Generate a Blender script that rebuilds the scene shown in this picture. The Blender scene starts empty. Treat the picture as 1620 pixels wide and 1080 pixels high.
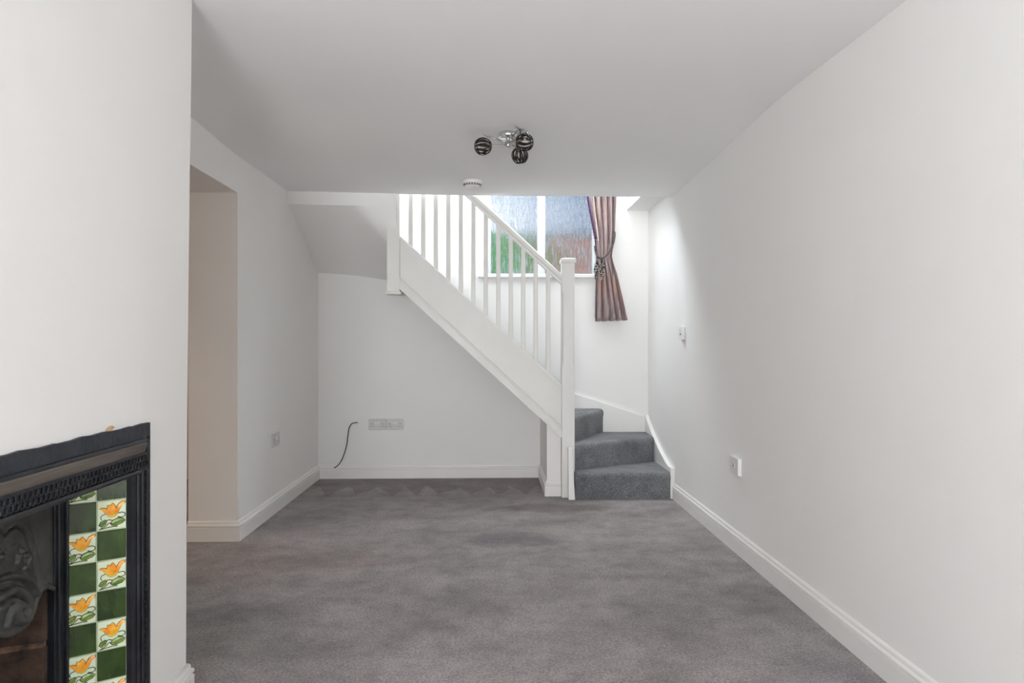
import bpy, bmesh, math, random
from mathutils import Vector, Matrix
random.seed(7)
sin, cos, pi = math.sin, math.cos, math.pi
SC = bpy.context.scene
COL = SC.collection

# ------------------------------------------------------------------ camera
EYE = 1.165
cd = bpy.data.cameras.new('camera')
cam = bpy.data.objects.new('camera', cd); COL.objects.link(cam)
cam.location = (0, 0, EYE)
cam.rotation_euler = (pi/2, 0, -math.radians(1.7))
cd.sensor_width = 36; cd.lens = 24
cd.shift_y = 5/1620
cd.clip_start = .02; cd.clip_end = 200
SC.camera = cam
SC.view_settings.view_transform = 'Standard'
SC.view_settings.look = 'None'
SC.view_settings.gamma = 1
SC.view_settings.use_curve_mapping = False
SC.view_settings.exposure = 0.10
SC.cycles.max_bounces = 14; SC.cycles.diffuse_bounces = 8
SC.cycles.transmission_bounces = 8
SC.cycles.sample_clamp_indirect = 4
SC.cycles.use_denoising = True

# ------------------------------------------------------------------ daylight and fill lamps
w = bpy.data.worlds.new('world'); SC.world = w; w.use_nodes = True
bg = w.node_tree.nodes['Background']
bg.inputs[1].default_value = 1.35
_t = w.node_tree; _c = _t.nodes.new('ShaderNodeTexCoord'); _n = _t.nodes.new('ShaderNodeTexNoise'); _r = _t.nodes.new('ShaderNodeValToRGB')
_n.inputs['Scale'].default_value = 9; _n.inputs['Detail'].default_value = 5; _n.inputs['Roughness'].default_value = .65
_r.color_ramp.elements[0].position = .42; _r.color_ramp.elements[0].color = (.30, .48, .80, 1)
_r.color_ramp.elements[1].position = .58; _r.color_ramp.elements[1].color = (.95, .97, 1, 1)
_t.links.new(_c.outputs['Generated'], _n.inputs[0]); _t.links.new(_n.outputs[0], _r.inputs[0]); _t.links.new(_r.outputs[0], bg.inputs[0])

def area(name, loc, rot, sx, sy, watts, col):
    l = bpy.data.lights.new(name, 'AREA'); l.shape = 'RECTANGLE'
    l.size = sx; l.size_y = sy; l.energy = watts; l.color = col
    o = bpy.data.objects.new(name, l); COL.objects.link(o)
    o.location = loc; o.rotation_euler = rot
    return o
# daylight entering by the big window behind the camera
area('front_window_daylight', (-.52, -3.75, 1.45), (pi/2, 0, 0), 1.2, 1.7, 25, (.965, .985, 1))
# unseen lamp added low by that window, aimed up to brighten the ceiling
area('ceiling_fill', (-.52, -3.62, .95), (math.radians(150), 0, 0), 1.2, .8, 300, (.965, .985, 1))
# unseen lamp added under the stairwell roof to light it; no roof window
area('stairwell_fill', (.35, 5.5, 4.72), (0, 0, 0), 1.9, .8, 26, (.95, .975, 1))
# cool lamp added in an invented upper opening to brighten the stair end
area('upper_stair_fill', (.43, 6.03, 3.50), (math.radians(-60), 0, 0), .9, .8, 92, (.86, .93, 1))
# warm lamp light in the room beyond the left doorway
area('side_room_lamp', (-3.0, 3.2, 2.2), (0, math.radians(35), 0), .5, .5, 22, (1, .76, .55))

# ------------------------------------------------------------------ materials
def nt(name):
    m = bpy.data.materials.new(name); m.use_nodes = True
    t = m.node_tree
    return m, t, t.nodes['Principled BSDF']
def tex(t, scale, detail=4, rough=.6, sc=None, kind='Object'):
    tc = t.nodes.new('ShaderNodeTexCoord'); mp = t.nodes.new('ShaderNodeMapping')
    if sc: mp.inputs['Scale'].default_value = sc
    t.links.new(tc.outputs[kind], mp.inputs[0])
    n = t.nodes.new('ShaderNodeTexNoise'); n.inputs['Scale'].default_value = scale
    n.inputs['Detail'].default_value = detail; n.inputs['Roughness'].default_value = rough
    t.links.new(mp.outputs[0], n.inputs[0]); return n
def ramp(t, src, stops):
    r = t.nodes.new('ShaderNodeValToRGB'); e = r.color_ramp.elements
    while len(e) < len(stops): e.new(.5)
    for k, (p, c) in enumerate(stops):
        e[k].position = p; e[k].color = (*c, 1)
    t.links.new(src, r.inputs[0]); return r
def bump(t, b, src, strength, dist):
    n = t.nodes.new('ShaderNodeBump'); n.inputs['Strength'].default_value = strength
    n.inputs['Distance'].default_value = dist
    t.links.new(src, n.inputs['Height']); t.links.new(n.outputs[0], b.inputs['Normal']); return n
def mixc(t, fac, a, b, mode='MIX'):
    m = t.nodes.new('ShaderNodeMix'); m.data_type = 'RGBA'; m.blend_type = mode
    for s, v in ((0, fac), (6, a), (7, b)):
        if isinstance(v, (int, float)): m.inputs[s].default_value = v
        elif isinstance(v, tuple): m.inputs[s].default_value = (*v, 1)
        else: t.links.new(v, m.inputs[s])
    return m.outputs[2]
def mat(name, c1, c2=None, rough=.5, metal=0, scale=8, bs=0, bscale=40, spec=.5, coat=0, bd=.002, sc=None):
    m, t, b = nt(name)
    b.inputs['Roughness'].default_value = rough; b.inputs['Metallic'].default_value = metal
    b.inputs['Specular IOR Level'].default_value = spec
    b.inputs['Coat Weight'].default_value = coat; b.inputs['Coat Roughness'].default_value = .08
    n = tex(t, scale, sc=sc)
    r = ramp(t, n.outputs[0], [(.35, c1), (.65, c2 or c1)])
    t.links.new(r.outputs[0], b.inputs['Base Color'])
    if bs:
        n2 = tex(t, bscale, sc=sc); bump(t, b, n2.outputs[0], bs, bd)
    return m
M = {}
M['wall'] = mat('wall paint', (.865, .855, .835), (.88, .872, .855), .75, scale=1.5, bs=.25, bscale=9, spec=.25, bd=.006)
M['ceiling'] = mat('ceiling paint', (.91, .908, .903), (.92, .918, .913), .85, scale=1.2, bs=.2, bscale=5, spec=.15, bd=.008)
M['gloss'] = mat('white gloss paint', (.84, .83, .805), (.86, .85, .83), .32, scale=3, bs=.15, bscale=25, bd=.001)
M['stairpaint'] = mat('off white stair paint', (.76, .75, .72), (.80, .79, .76), .42, scale=4, bs=.4, bscale=70, bd=.001)
M['plastic'] = mat('white plastic', (.80, .80, .79), (.82, .82, .81), .35)
M['plastic_grey'] = mat('switch plate plastic', (.62, .62, .61), (.66, .66, .65), .4)
M['vent'] = mat('brown grey vent slots', (.22, .17, .15), None, .7)
M['dark'] = mat('dark slot', (.03, .03, .03), None, .6)
M['cable'] = mat('black cable rubber', (.012, .012, .012), None, .4)
M['chrome'] = mat('polished chrome', (.62, .62, .63), (.75, .75, .76), .12, 1)
M['smoke'] = mat('smoked black glass', (.022, .020, .020), (.05, .045, .042), .12, .55, scale=30)
M['brass'] = mat('brass lampholder', (.34, .26, .15), None, .35, .6)
M['bulb'] = mat('frosted bulb glass', (.75, .72, .66), None, .25)
M['warmwall'] = mat('side room paint', (.62, .53, .43), (.66, .57, .47), .8)
M['iron'] = mat('black leaded cast iron', (.010, .011, .014), (.026, .028, .034), .36, .35, scale=12, bs=.5, bscale=90, bd=.002)
M['iron_grey'] = mat('worn grey cast iron', (.035, .035, .036), (.075, .075, .073), .42, .35, scale=10, bs=.6, bscale=60, bd=.002)
M['ironpaint'] = mat('blue black painted border', (.012, .015, .022), (.026, .030, .040), .55, .0, scale=14, bs=1, bscale=45, bd=.006)
M['dusty'] = mat('dusty cast iron ledge', (.05, .042, .036), (.17, .145, .125), .6, .1, scale=9, bs=.5, bscale=60, sc=(1, .15, 4))
M['scuff'] = mat('bare plaster scuff', (.50, .27, .09), (.72, .55, .36), .9, scale=40)
M['grout'] = mat('pale green glazed edge', (.50, .58, .36), (.62, .66, .46), .4, scale=20)
M['tile_green'] = mat('dark green majolica glaze', (.010, .026, .003), (.030, .068, .008), .09, scale=14, coat=.35, sc=(1, 1, .6))
M['tile_cream'] = mat('cream majolica glaze', (.66, .70, .47), (.62, .76, .58), .12, scale=16, coat=.8)
M['petal'] = mat('orange yellow petal glaze', (.74, .22, .010), (.84, .44, .04), .15, scale=55, coat=.6)
M['petal_low'] = mat('olive yellow petal glaze', (.50, .36, .03), (.62, .40, .05), .15, scale=60, coat=.6)
M['line'] = mat('dark olive tube line glaze', (.035, .045, .012), (.06, .05, .015), .2, scale=50, coat=.5)
M['leaf'] = mat('green leaf glaze', (.10, .20, .03), (.24, .33, .07), .15, scale=60, coat=.6)
M['soil'] = mat('garden soil', (.05, .08, .03), (.08, .12, .04), .9)
M['hedge'] = mat('hedge leaves', (.03, .30, .04), (.10, .48, .08), .7, scale=3)
M['treeleaf'] = mat('blue grey conifer leaves', (.06, .12, .20), (.14, .22, .34), .8, scale=2)
M['bead_dark'] = mat('black beads', (.012, .012, .014), None, .15)
M['bead_cream'] = mat('cream beads', (.62, .58, .48), None, .25)
M['bead_purple'] = mat('purple bead braid', (.045, .012, .06), (.13, .05, .16), .3, scale=200)
M['cord'] = mat('charcoal rope cord', (.035, .03, .028), (.08, .07, .065), .7, scale=90)
M['lining'] = mat('cream curtain lining', (.80, .76, .66), None, .8)
M['frame_upvc'] = mat('white window frame', (.70, .72, .80), (.73, .75, .83), .3)  # frame is white; its bluish shade against the daylight is put into the colour

def brick_mat(name, c1, c2, mortar, scale, w_, h_, soot=None):
    m, t, b = nt(name)
    tc = t.nodes.new('ShaderNodeTexCoord'); mp = t.nodes.new('ShaderNodeMapping')
    mp.inputs['Rotation'].default_value = (pi/2, 0, 0) if soot is None else (pi/2, 0, pi/2)
    t.links.new(tc.outputs['Object'], mp.inputs[0])
    br = t.nodes.new('ShaderNodeTexBrick'); t.links.new(mp.outputs[0], br.inputs[0])
    br.inputs['Color1'].default_value = (*c1, 1); br.inputs['Color2'].default_value = (*c2, 1)
    br.inputs['Mortar'].default_value = (*mortar, 1); br.inputs['Scale'].default_value = scale
    br.inputs['Brick Width'].default_value = w_; br.inputs['Row Height'].default_value = h_
    br.inputs['Mortar Size'].default_value = .012
    c = br.outputs[0]
    if soot:
        n = tex(t, 14, 6, .7); r = ramp(t, n.outputs[0], [(.46, (0, 0, 0)), (.66, (1, 1, 1))])
        c = mixc(t, r.outputs[0], soot, c)
    t.links.new(c, b.inputs['Base Color']); b.inputs['Roughness'].default_value = .9
    n2 = tex(t, 40); bump(t, b, n2.outputs[0], .6, .004)
    return m
M['brick'] = brick_mat('garden brick', (.60, .17, .10), (.66, .24, .15), (.5, .45, .4), 1, .5, .16)
M['firebrick'] = mat('sooty fire brick', (.008, .006, .005), (.085, .048, .032), .95, scale=11, bs=.8, bscale=40, bd=.006)
M['mortar'] = mat('pale fire cement joint', (.02, .014, .010), (.26, .15, .10), .95, scale=22, bs=.8, bscale=50, bd=.004)

def carpet_mat(name, c_lo, c_hi, floor=False):
    m, t, b = nt(name)
    b.inputs['Roughness'].default_value = 1; b.inputs['Specular IOR Level'].default_value = .05
    b.inputs['Sheen Weight'].default_value = .25; b.inputs['Sheen Roughness'].default_value = .5
    big = tex(t, 2.2, 6, .62, sc=(1, 1.25, 1))
    r = ramp(t, big.outputs[0], [(.34, c_lo), (.62, c_hi)])
    col = r.outputs[0]
    fine = tex(t, 210, 3, .8); rf = ramp(t, fine.outputs[0], [(.30, (.52, .52, .52)), (.50, (.95, .95, .95)), (.70, (1.5, 1.5, 1.5))])
    col = mixc(t, 1, col, rf.outputs[0], 'MULTIPLY')
    spk = tex(t, 95, 2, .7); rs2 = ramp(t, spk.outputs[0], [(.34, (.70, .70, .70)), (.66, (1.28, 1.28, 1.28))])
    col = mixc(t, 1, col, rs2.outputs[0], 'MULTIPLY')
    mid = tex(t, 9, 8, .75); rm = ramp(t, mid.outputs[0], [(.36, (.80, .80, .80)), (.52, (1.03, 1.03, 1.03)), (.66, (1.12, 1.12, 1.12))])
    col = mixc(t, 1, col, rm.outputs[0], 'MULTIPLY')
    if floor:
        L = t.links
        tc = t.nodes.new('ShaderNodeTexCoord'); sx = t.nodes.new('ShaderNodeSeparateXYZ'); L.new(tc.outputs['Object'], sx.inputs[0])
        wob = tex(t, 3.5, 5, .7)
        def mt(op, a, b_=None, clamp=False):
            n = t.nodes.new('ShaderNodeMath'); n.operation = op; n.use_clamp = clamp
            for k, v in ((0, a), (1, b_)):
                if v is None: continue
                if isinstance(v, (int, float)): n.inputs[k].default_value = v
                else: L.new(v, n.inputs[k])
            return n.outputs[0]
        def patch(cx, cy, rx, ry, soft, amt, tint):
            nonlocal col
            dx = mt('DIVIDE', mt('SUBTRACT', sx.outputs[0], cx), rx)
            dy = mt('DIVIDE', mt('SUBTRACT', sx.outputs[1], cy), ry)
            d = mt('ADD', mt('MULTIPLY', dx, dx), mt('MULTIPLY', dy, dy))
            d = mt('ADD', d, mt('MULTIPLY', mt('SUBTRACT', wob.outputs[0], .5), 2.2))
            f = mt('MULTIPLY', mt('DIVIDE', mt('SUBTRACT', 1.2, d), soft, True), amt)
            col = mixc(t, f, col, mixc(t, 1, col, tint, 'MULTIPLY'))
        patch(.12, 4.08, .30, .17, 1.0, 1, (.62, .64, .67))      # round worn patch
        patch(.42, 4.86, .45, .13, .8, 1, (.62, .57, .56))      # flattened pile in front of the newel
        patch(1.0, 3.05, .5, .25, 1.0, .7, (.74, .74, .78))
        patch(-.9, 3.7, .45, .16, 1.0, .8, (.80, .75, .72))
        patch(-1.0, 2.6, .35, .7, 1.0, .8, (.74, .73, .72))
        patch(1.2, 2.3, .2, .5, 1.0, .8, (.78, .78, .84))
        # brushed pile against the back wall, ending in vacuum-cleaner wedges
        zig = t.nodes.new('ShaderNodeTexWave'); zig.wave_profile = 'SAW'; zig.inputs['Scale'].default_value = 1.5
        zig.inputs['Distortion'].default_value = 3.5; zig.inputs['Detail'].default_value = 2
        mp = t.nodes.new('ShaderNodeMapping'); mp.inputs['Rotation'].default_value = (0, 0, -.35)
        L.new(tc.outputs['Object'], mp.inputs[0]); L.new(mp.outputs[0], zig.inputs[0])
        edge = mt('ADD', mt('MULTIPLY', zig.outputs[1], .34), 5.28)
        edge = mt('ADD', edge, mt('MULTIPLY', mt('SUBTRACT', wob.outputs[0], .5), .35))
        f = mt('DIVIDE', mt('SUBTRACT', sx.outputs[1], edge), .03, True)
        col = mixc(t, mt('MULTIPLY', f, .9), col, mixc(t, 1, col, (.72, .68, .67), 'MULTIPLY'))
    t.links.new(col, b.inputs['Base Color'])
    bump(t, b, fine.outputs[0], .9, .006)
    return m
M['carpet'] = carpet_mat('grey twist carpet', (.262, .236, .231), (.395, .358, .354), True)
M['carpet_stair'] = carpet_mat('grey stair carpet', (.150, .155, .165), (.225, .230, .243))

def fabric():
    m, t, b = nt('mauve brown satin')
    n = tex(t, 3, 4, .6, sc=(14, 14, .8))
    n3 = tex(t, 2.0, 3, .5)
    r = ramp(t, n.outputs[0], [(.32, (.115, .075, .075)), (.5, (.30, .205, .20)), (.68, (.40, .31, .31))])
    r2 = ramp(t, n3.outputs[0], [(.50, (0, 0, 0)), (.62, (1, 1, 1))])
    c = mixc(t, r2.outputs[0], r.outputs[0], mixc(t, .55, r.outputs[0], (.34, .17, .12)))
    t.links.new(c, b.inputs['Base Color'])
    b.inputs['Roughness'].default_value = .36; b.inputs['Sheen Weight'].default_value = .5
    b.inputs['Anisotropic'].default_value = .3
    n2 = tex(t, 60, sc=(4, 4, 1)); bump(t, b, n2.outputs[0], .15, .002)
    return m
M['fabric'] = fabric()

def glass():
    m, t, b = nt('rain textured obscured glass')
    b.inputs['Base Color'].default_value = (.98, .99, 1, 1)
    b.inputs['Transmission Weight'].default_value = 1
    b.inputs['Roughness'].default_value = .10; b.inputs['IOR'].default_value = 1.4
    n = tex(t, 1, 3, .75, sc=(120, 10, 9)); n2 = tex(t, 1, 3, .7, sc=(60, 5, 4.0))
    a = t.nodes.new('ShaderNodeMath'); a.operation = 'ADD'
    t.links.new(n.outputs[0], a.inputs[0]); t.links.new(n2.outputs[0], a.inputs[1])
    bump(t, b, a.outputs[0], .9, .005)
    # milky streaks pressed into the pattern scatter the daylight
    n3 = tex(t, 1, 4, .8, sc=(130, 4, 11))
    r = ramp(t, n3.outputs[0], [(.47, (0, 0, 0)), (.64, (.7, .7, .7))])
    tl = t.nodes.new('ShaderNodeBsdfTranslucent'); tl.inputs[0].default_value = (.92, .95, 1, 1)
    mx = t.nodes.new('ShaderNodeMixShader')
    t.links.new(r.outputs[0], mx.inputs[0]); t.links.new(b.outputs[0], mx.inputs[1]); t.links.new(tl.outputs[0], mx.inputs[2])
    t.links.new(mx.outputs[0], t.nodes['Material Output'].inputs['Surface'])
    return m
M['glass'] = glass()

# ------------------------------------------------------------------ mesh helpers
def box(bm, x0, x1, y0, y1, z0, z1, bev=0):
    v = [bm.verts.new((x, y, z)) for z in (z0, z1) for y in (y0, y1) for x in (x0, x1)]
    fs = [bm.faces.new([v[i] for i in q]) for q in ((0, 2, 3, 1), (4, 5, 7, 6), (0, 1, 5, 4), (2, 6, 7, 3), (0, 4, 6, 2), (1, 3, 7, 5))]
    if bev:
        es = list({e for f in fs for e in f.edges})
        bmesh.ops.bevel(bm, geom=es, offset=bev, segments=2, profile=.5, affect='EDGES')
    return v
def hexa(bm, p):          # 8 corners, same order as box
    v = [bm.verts.new(q) for q in p]
    for q in ((0, 2, 3, 1), (4, 5, 7, 6), (0, 1, 5, 4), (2, 6, 7, 3), (0, 4, 6, 2), (1, 3, 7, 5)):
        bm.faces.new([v[i] for i in q])
def prism(bm, poly, d, axis='z', off=(0, 0, 0)):
    """poly: 2D points, extruded from d[0] to d[1] along axis"""
    def P(a, b, h):
        q = {'z': (a, b, h), 'y': (a, h, b), 'x': (h, a, b)}[axis]
        return (q[0]+off[0], q[1]+off[1], q[2]+off[2])
    lo = [bm.verts.new(P(a, b, d[0])) for a, b in poly]; hi = [bm.verts.new(P(a, b, d[1])) for a, b in poly]
    n = len(poly)
    bm.faces.new(lo); bm.faces.new(hi[::-1])
    for i in range(n): bm.faces.new([lo[i], hi[i], hi[(i+1) % n], lo[(i+1) % n]])
    return lo, hi
def rings(bm, rs, close=True, cap=True):
    V = [[bm.verts.new(p) for p in r] for r in rs]
    n = len(V[0])
    for a, b in zip(V, V[1:]):
        for i in range(n if close else n-1):
            bm.faces.new([a[i], a[(i+1) % n], b[(i+1) % n], b[i]])
    if cap and close: bm.faces.new(V[0][::-1]); bm.faces.new(V[-1])
    return V
def tube(bm, pts, r, seg=8, cap=True):
    pts = [Vector(p) for p in pts]; rs = []; up = None
    for i, p in enumerate(pts):
        d = (pts[min(i+1, len(pts)-1)] - pts[max(i-1, 0)]).normalized()
        if up is None: up = d.orthogonal().normalized()
        a = (up - d*up.dot(d)).normalized(); up = a; b = d.cross(a)
        rr = r[i] if isinstance(r, (list, tuple)) else r
        rs.append([p + (a*cos(2*pi*k/seg) + b*sin(2*pi*k/seg))*rr for k in range(seg)])
    rings(bm, rs, True, cap)
def lathe(bm, prof, c, seg=24, R=None):
    """prof: (radius, height) list about local z at c"""
    R = R or Matrix.Identity(3); rs = []
    for r, h in prof:
        rs.append([Vector(c) + R @ Vector((r*cos(2*pi*k/seg), r*sin(2*pi*k/seg), h)) for k in range(seg)])
    rings(bm, rs)
def ball(bm, c, r, seg=8):
    bmesh.ops.create_icosphere(bm, subdivisions=1 if seg < 9 else 2, radius=r, matrix=Matrix.Translation(Vector(c)))
def spline(pts, n=10):
    P = [Vector(p) for p in pts]; P = [P[0]*2-P[1]] + P + [P[-1]*2-P[-2]]; out = []
    for i in range(1, len(P)-2):
        a, b, c, d = P[i-1:i+3]
        for k in range(n):
            t = k/n
            out.append(.5*((2*b) + (c-a)*t + (2*a-5*b+4*c-d)*t*t + (3*b-a-3*c+d)*t**3))
    out.append(P[-2]); return out
def obj(name, bm, m, parent=None, smooth=False, bevel=0, solid=0, subsurf=0):
    bmesh.ops.recalc_face_normals(bm, faces=bm.faces)
    me = bpy.data.meshes.new(name); bm.to_mesh(me); bm.free()
    for mm in (m if isinstance(m, list) else [m]): me.materials.append(M[mm])
    if smooth:
        me.polygons.foreach_set('use_smooth', [True]*len(me.polygons))
        if smooth != 'all': me.set_sharp_from_angle(angle=math.radians(40))
    o = bpy.data.objects.new(name, me); COL.objects.link(o)
    if parent: o.parent = parent; o.matrix_parent_inverse = Matrix.Translation(-parent.location)
    if solid:
        s = o.modifiers.new('solid', 'SOLIDIFY'); s.thickness = solid; s.offset = 0
    if bevel:
        b = o.modifiers.new('bevel', 'BEVEL'); b.width = bevel; b.segments = 2; b.limit_method = 'ANGLE'
    if subsurf:
        b = o.modifiers.new('sub', 'SUBSURF'); b.levels = b.render_levels = subsurf
    return o
def struct(name, bm, m, parent=None, **k):
    o = obj(name, bm, m, parent, **k)
    if not parent: o['kind'] = 'structure'
    return o
def tag(o, label, cat, group=None):
    o['label'] = label; o['category'] = cat
    if group: o['group'] = group
    return o
def thing(name, label, cat, loc=(0, 0, 0), group=None):
    o = bpy.data.objects.new(name, None); COL.objects.link(o); o.location = loc
    o.empty_display_size = .1
    return tag(o, label, cat, group)
B = bmesh.new

# ------------------------------------------------------------------ room sizes
XL, XR, YB, YF, H = -1.51, 1.38, 5.99, -3.4, 2.30
WL = -1.80                      # far face of the left wall
TOP = 4.9                       # roof level above the stairwell
DY0, DY1, DZ = 3.30, 4.105, 2.068   # doorway in the left wall
CX = -.985                      # face of the chimney breast

# floor
bm = B(); v = [bm.verts.new(p) for p in ((-4.6, YF-.3, 0), (XR+.2, YF-.3, 0), (XR+.2, YB+.1, 0), (-4.6, YB+.1, 0))]
bm.faces.new(v); r = bmesh.ops.extrude_face_region(bm, geom=bm.faces[:])
for q in r['geom']:
    if isinstance(q, bmesh.types.BMVert): q.co.z = -.1
struct('floor', bm, 'carpet')

# ceiling slab, a little uneven, its rear edge forming the header of the stair opening
def ceil_z(x, y):
    bump_r = .045*math.exp(-((y-3.3)/.9)**2) * max(0, (x-.2)/1.2)
    dip_l = -.012*math.exp(-((y-4.1)/.5)**2) * max(0, -x/1.5) + .018*math.exp(-((y-3.3)/.35)**2)*max(0, -x/1.5)
    return H + bump_r + dip_l
def edge_y(x):
    return 5.095 + .115*min(1, max(0, (x+1.51)/1.5))**.7
bm = B(); nx, ny = 24, 40; G = []
for j in range(ny+1):
    row = []
    for i in range(nx+1):
        x = -1.56 + i*(1.43+1.56)/nx; y = YF-.05 + (edge_y(x)-YF+.05)*j/ny
        row.append(bm.verts.new((x, y, ceil_z(x, y))))
    G.append(row)
for j in range(ny):
    for i in range(nx): bm.faces.new([G[j][i], G[j][i+1], G[j+1][i+1], G[j+1][i]])
r = bmesh.ops.extrude_face_region(bm, geom=bm.faces[:])
for q in r['geom']:
    if isinstance(q, bmesh.types.BMVert): q.co.z = 2.55
struct('ceiling', bm, 'ceiling', smooth=True)
# stairwell roof and landing partition
bm = B(); box(bm, WL, XR+.2, 3.7, YB+.2, TOP, TOP+.1); struct('ceiling_stairwell', bm, 'ceiling')
bm = B(); box(bm, XL, XR, 3.7, 3.8, 2.55, TOP); struct('wall_landing', bm, 'wall')

# right wall
bm = B(); box(bm, XR, XR+.15, YF, YB+.15, 0, TOP); struct('wall_right', bm, 'wall')
# back wall with the window hole
WX0, WX1, WZ0, WZ1 = -.04, .905, 1.783, 2.95
bm = B()
box(bm, WL, WX0, YB, YB+.15, 0, TOP); box(bm, WX1, XR+.15, YB, YB+.15, 0, TOP)
box(bm, WX0, WX1, YB, YB+.15, 0, WZ0); box(bm, WX0, WX1, YB, YB+.15, WZ1, 3.05); box(bm, WX0, WX1, YB, YB+.15, 3.95, TOP)  # unseen upper gap made for the added cool lamp
bmesh.ops.remove_doubles(bm, verts=bm.verts, dist=1e-4)
struct('wall_back', bm, 'wall')
# left wall with doorway
bm = B()
box(bm, WL, XL, DY1, YB, 0, TOP); box(bm, WL, XL, DY0, DY1, DZ, TOP); box(bm, WL, XL, YF, DY0, 0, TOP)
struct('wall_left', bm, 'wall')
# front wall behind the camera, with a large window
bm = B()
box(bm, -1.56, -1.15, YF-.15, YF, 0, 2.6); box(bm, 1.25, 1.43, YF-.15, YF, 0, 2.6)
box(bm, -1.15, 1.25, YF-.15, YF, 0, .55); box(bm, -1.15, 1.25, YF-.15, YF, 2.2, 2.6)
struct('wall_front', bm, 'wall')
bm = B()
for x in (-1.15, -.38, .42, 1.19): box(bm, x, x+.06, YF-.11, YF-.05, .55, 2.2)
for z in (.55, 2.14): box(bm, -1.15, 1.25, YF-.11, YF-.05, z, z+.06)
struct('window_2', bm, 'frame_upvc')
# chimney breast with the hearth opening; its far corner leans slightly out of plumb
cfx = lambda z: -1.003 + .021*min(1, z/2.3) - .004*sin(pi*min(1, z/2.3))
bm = B()
zs = [0, .3, .6, .9, 1.2, 1.5, 1.8, 2.1, 2.45]
for a, b in zip(zs, zs[1:]):
    y0 = 1.955
    P = []
    for z in (a, b):
        P += [(XL-.01, y0, z), (CX, y0, z), (XL-.01, 2.27, z), (cfx(z), 2.27, z)]
    hexa(bm, [P[0], P[1], P[2], P[3], P[4], P[5], P[6], P[7]])
box(bm, XL-.01, CX, .73, 1.045, 0, 2.45)
box(bm, XL-.01, CX, 1.045, 1.955, .90, 2.45)
box(bm, XL-.01, -1.45, 1.045, 1.955, 0, .9)
struct('wall_chimney', bm, 'wall')
# side room beyond the doorway
bm = B()
box(bm, -4.6, WL, YB, YB+.1, 0, 2.6); box(bm, -4.6, WL, 1.4, 1.5, 0, 2.6); box(bm, -4.7, -4.6, 1.4, YB+.1, 0, 2.6)
struct('wall_side_room', bm, 'warmwall')
bm = B(); box(bm, -4.6, WL, 1.4, YB, 2.4, 2.5); struct('ceiling_side_room', bm, 'ceiling')

# downstand under the header on the left and the twisted plaster soffit under the top winders
bm = B()
prism(bm, [(XL, 5.095), (-.722, 5.155), (-.722, 5.27), (XL, 5.27)], (2.203, 2.5))
struct('trim_1', bm, 'wall')
bm = B()
N, K = 36, 60; G = []
for i in range(N+1):
    s = i/N; x = XL + s*(-.700-XL)
    b = max(0, min(1, (s-.50)/.46)); b = b*b*(3-2*b)
    yf = 5.11 + .045*s
    zb = 1.783 - .028*s - .075*s*s
    row = []
    for k in range(K+1):
        t = k/K
        y = yf + (YB+.01-yf)*t
        z_lin = 2.206 + (zb-2.206)*(t**1.05)
        # right-hand profile drops steeply, then runs back
        zt0 = 1.975 + (zb-1.975)*t
        z_r = zt0 + (2.206-1.975)*math.exp(-t/.08)
        xx = min(x, -.722) if y < 5.29 else x
        row.append(bm.verts.new((xx, y, z_lin*(1-b) + z_r*b)))
    G.append(row)
for i in range(N):
    for k in range(K): bm.faces.new([G[i][k], G[i+1][k], G[i+1][k+1], G[i][k+1]])
r = bmesh.ops.extrude_face_region(bm, geom=bm.faces[:])
for q in r['geom']:
    if isinstance(q, bmesh.types.BMVert): q.co.z += .03; 
struct('ceiling_stair_soffit', bm, 'wall', smooth=True)
bm = B(); prism(bm, [(-.79, 2.05), (-.722, 2.05), (-.722, 2.21), (-.79, 2.21)], (5.235, 5.27), 'y')
struct('trim_2', bm, 'wall', bevel=.004)
# boxing along the right wall at the edge of the stair opening
bm = B(); box(bm, 1.188, XR, 5.2, YB, 2.348, 2.75); struct('trim_3', bm, 'wall')

# wall closing the low end of the understairs
def string_bot(x): return .457 + .9195*(.530-x)
def string_top(x): return .842 + .925*(.530-x)
bm = B()
prism(bm, [(.425, 0), (.533, 0), (.533, string_bot(.533)+.05), (.425, string_bot(.425)+.05)], (5.25, YB), 'y')
struct('wall_understair', bm, 'wall')
bm = B()
prism(bm, [(.44, string_bot(.44)+.008), (.44, string_bot(.44)+.028), (-.70, string_bot(-.70)+.028), (-.70, string_bot(-.70)+.008)], (5.25, YB), 'y')
struct('ceiling_understair', bm, 'wall')

# ------------------------------------------------------------------ baseboards
PROF = [(0, 0), (.018, 0), (.018, .078), (.012, .0795), (.012, .084), (.018, .087), (.019, .092), (.016, .098), (.010, .101), (.010, .105), (.009, .111), (.007, .116), (0, .120)]
def skirting(name, pts):
    """swept profile with the room on the left of the walking direction"""
    P = [Vector((x, y)) for x, y in pts]; bm = B(); rs = []
    for i, p in enumerate(P):
        n = []
        if i > 0: d = (P[i]-P[i-1]).normalized(); n.append(Vector((-d.y, d.x)))
        if i < len(P)-1: d = (P[i+1]-P[i]).normalized(); n.append(Vector((-d.y, d.x)))
        m_ = n[0] if len(n) == 1 else (n[0]+n[1]) / (1+n[0].dot(n[1]))
        rs.append([(p.x+m_.x*a, p.y+m_.y*a, z) for a, z in PROF])
    rings(bm, rs)
    return struct(name, bm, 'gloss', smooth=True)
skirting('baseboard_right', [(XR, YF), (XR, 5.12)])
skirting('baseboard_back', [(.533, 5.25), (.425, 5.25), (.425, YB), (XL, YB)])
skirting('baseboard_left', [(XL, YB), (XL, DY1), (WL, DY1)])
skirting('baseboard_chimney', [(WL, DY0), (XL, DY0), (XL, 2.27), (-1.0, 2.27), (-.988, 2.03)])
skirting('baseboard_front', [(CX, .97), (CX, .73), (XL, .73), (XL, YF), (XR, YF)])

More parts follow.
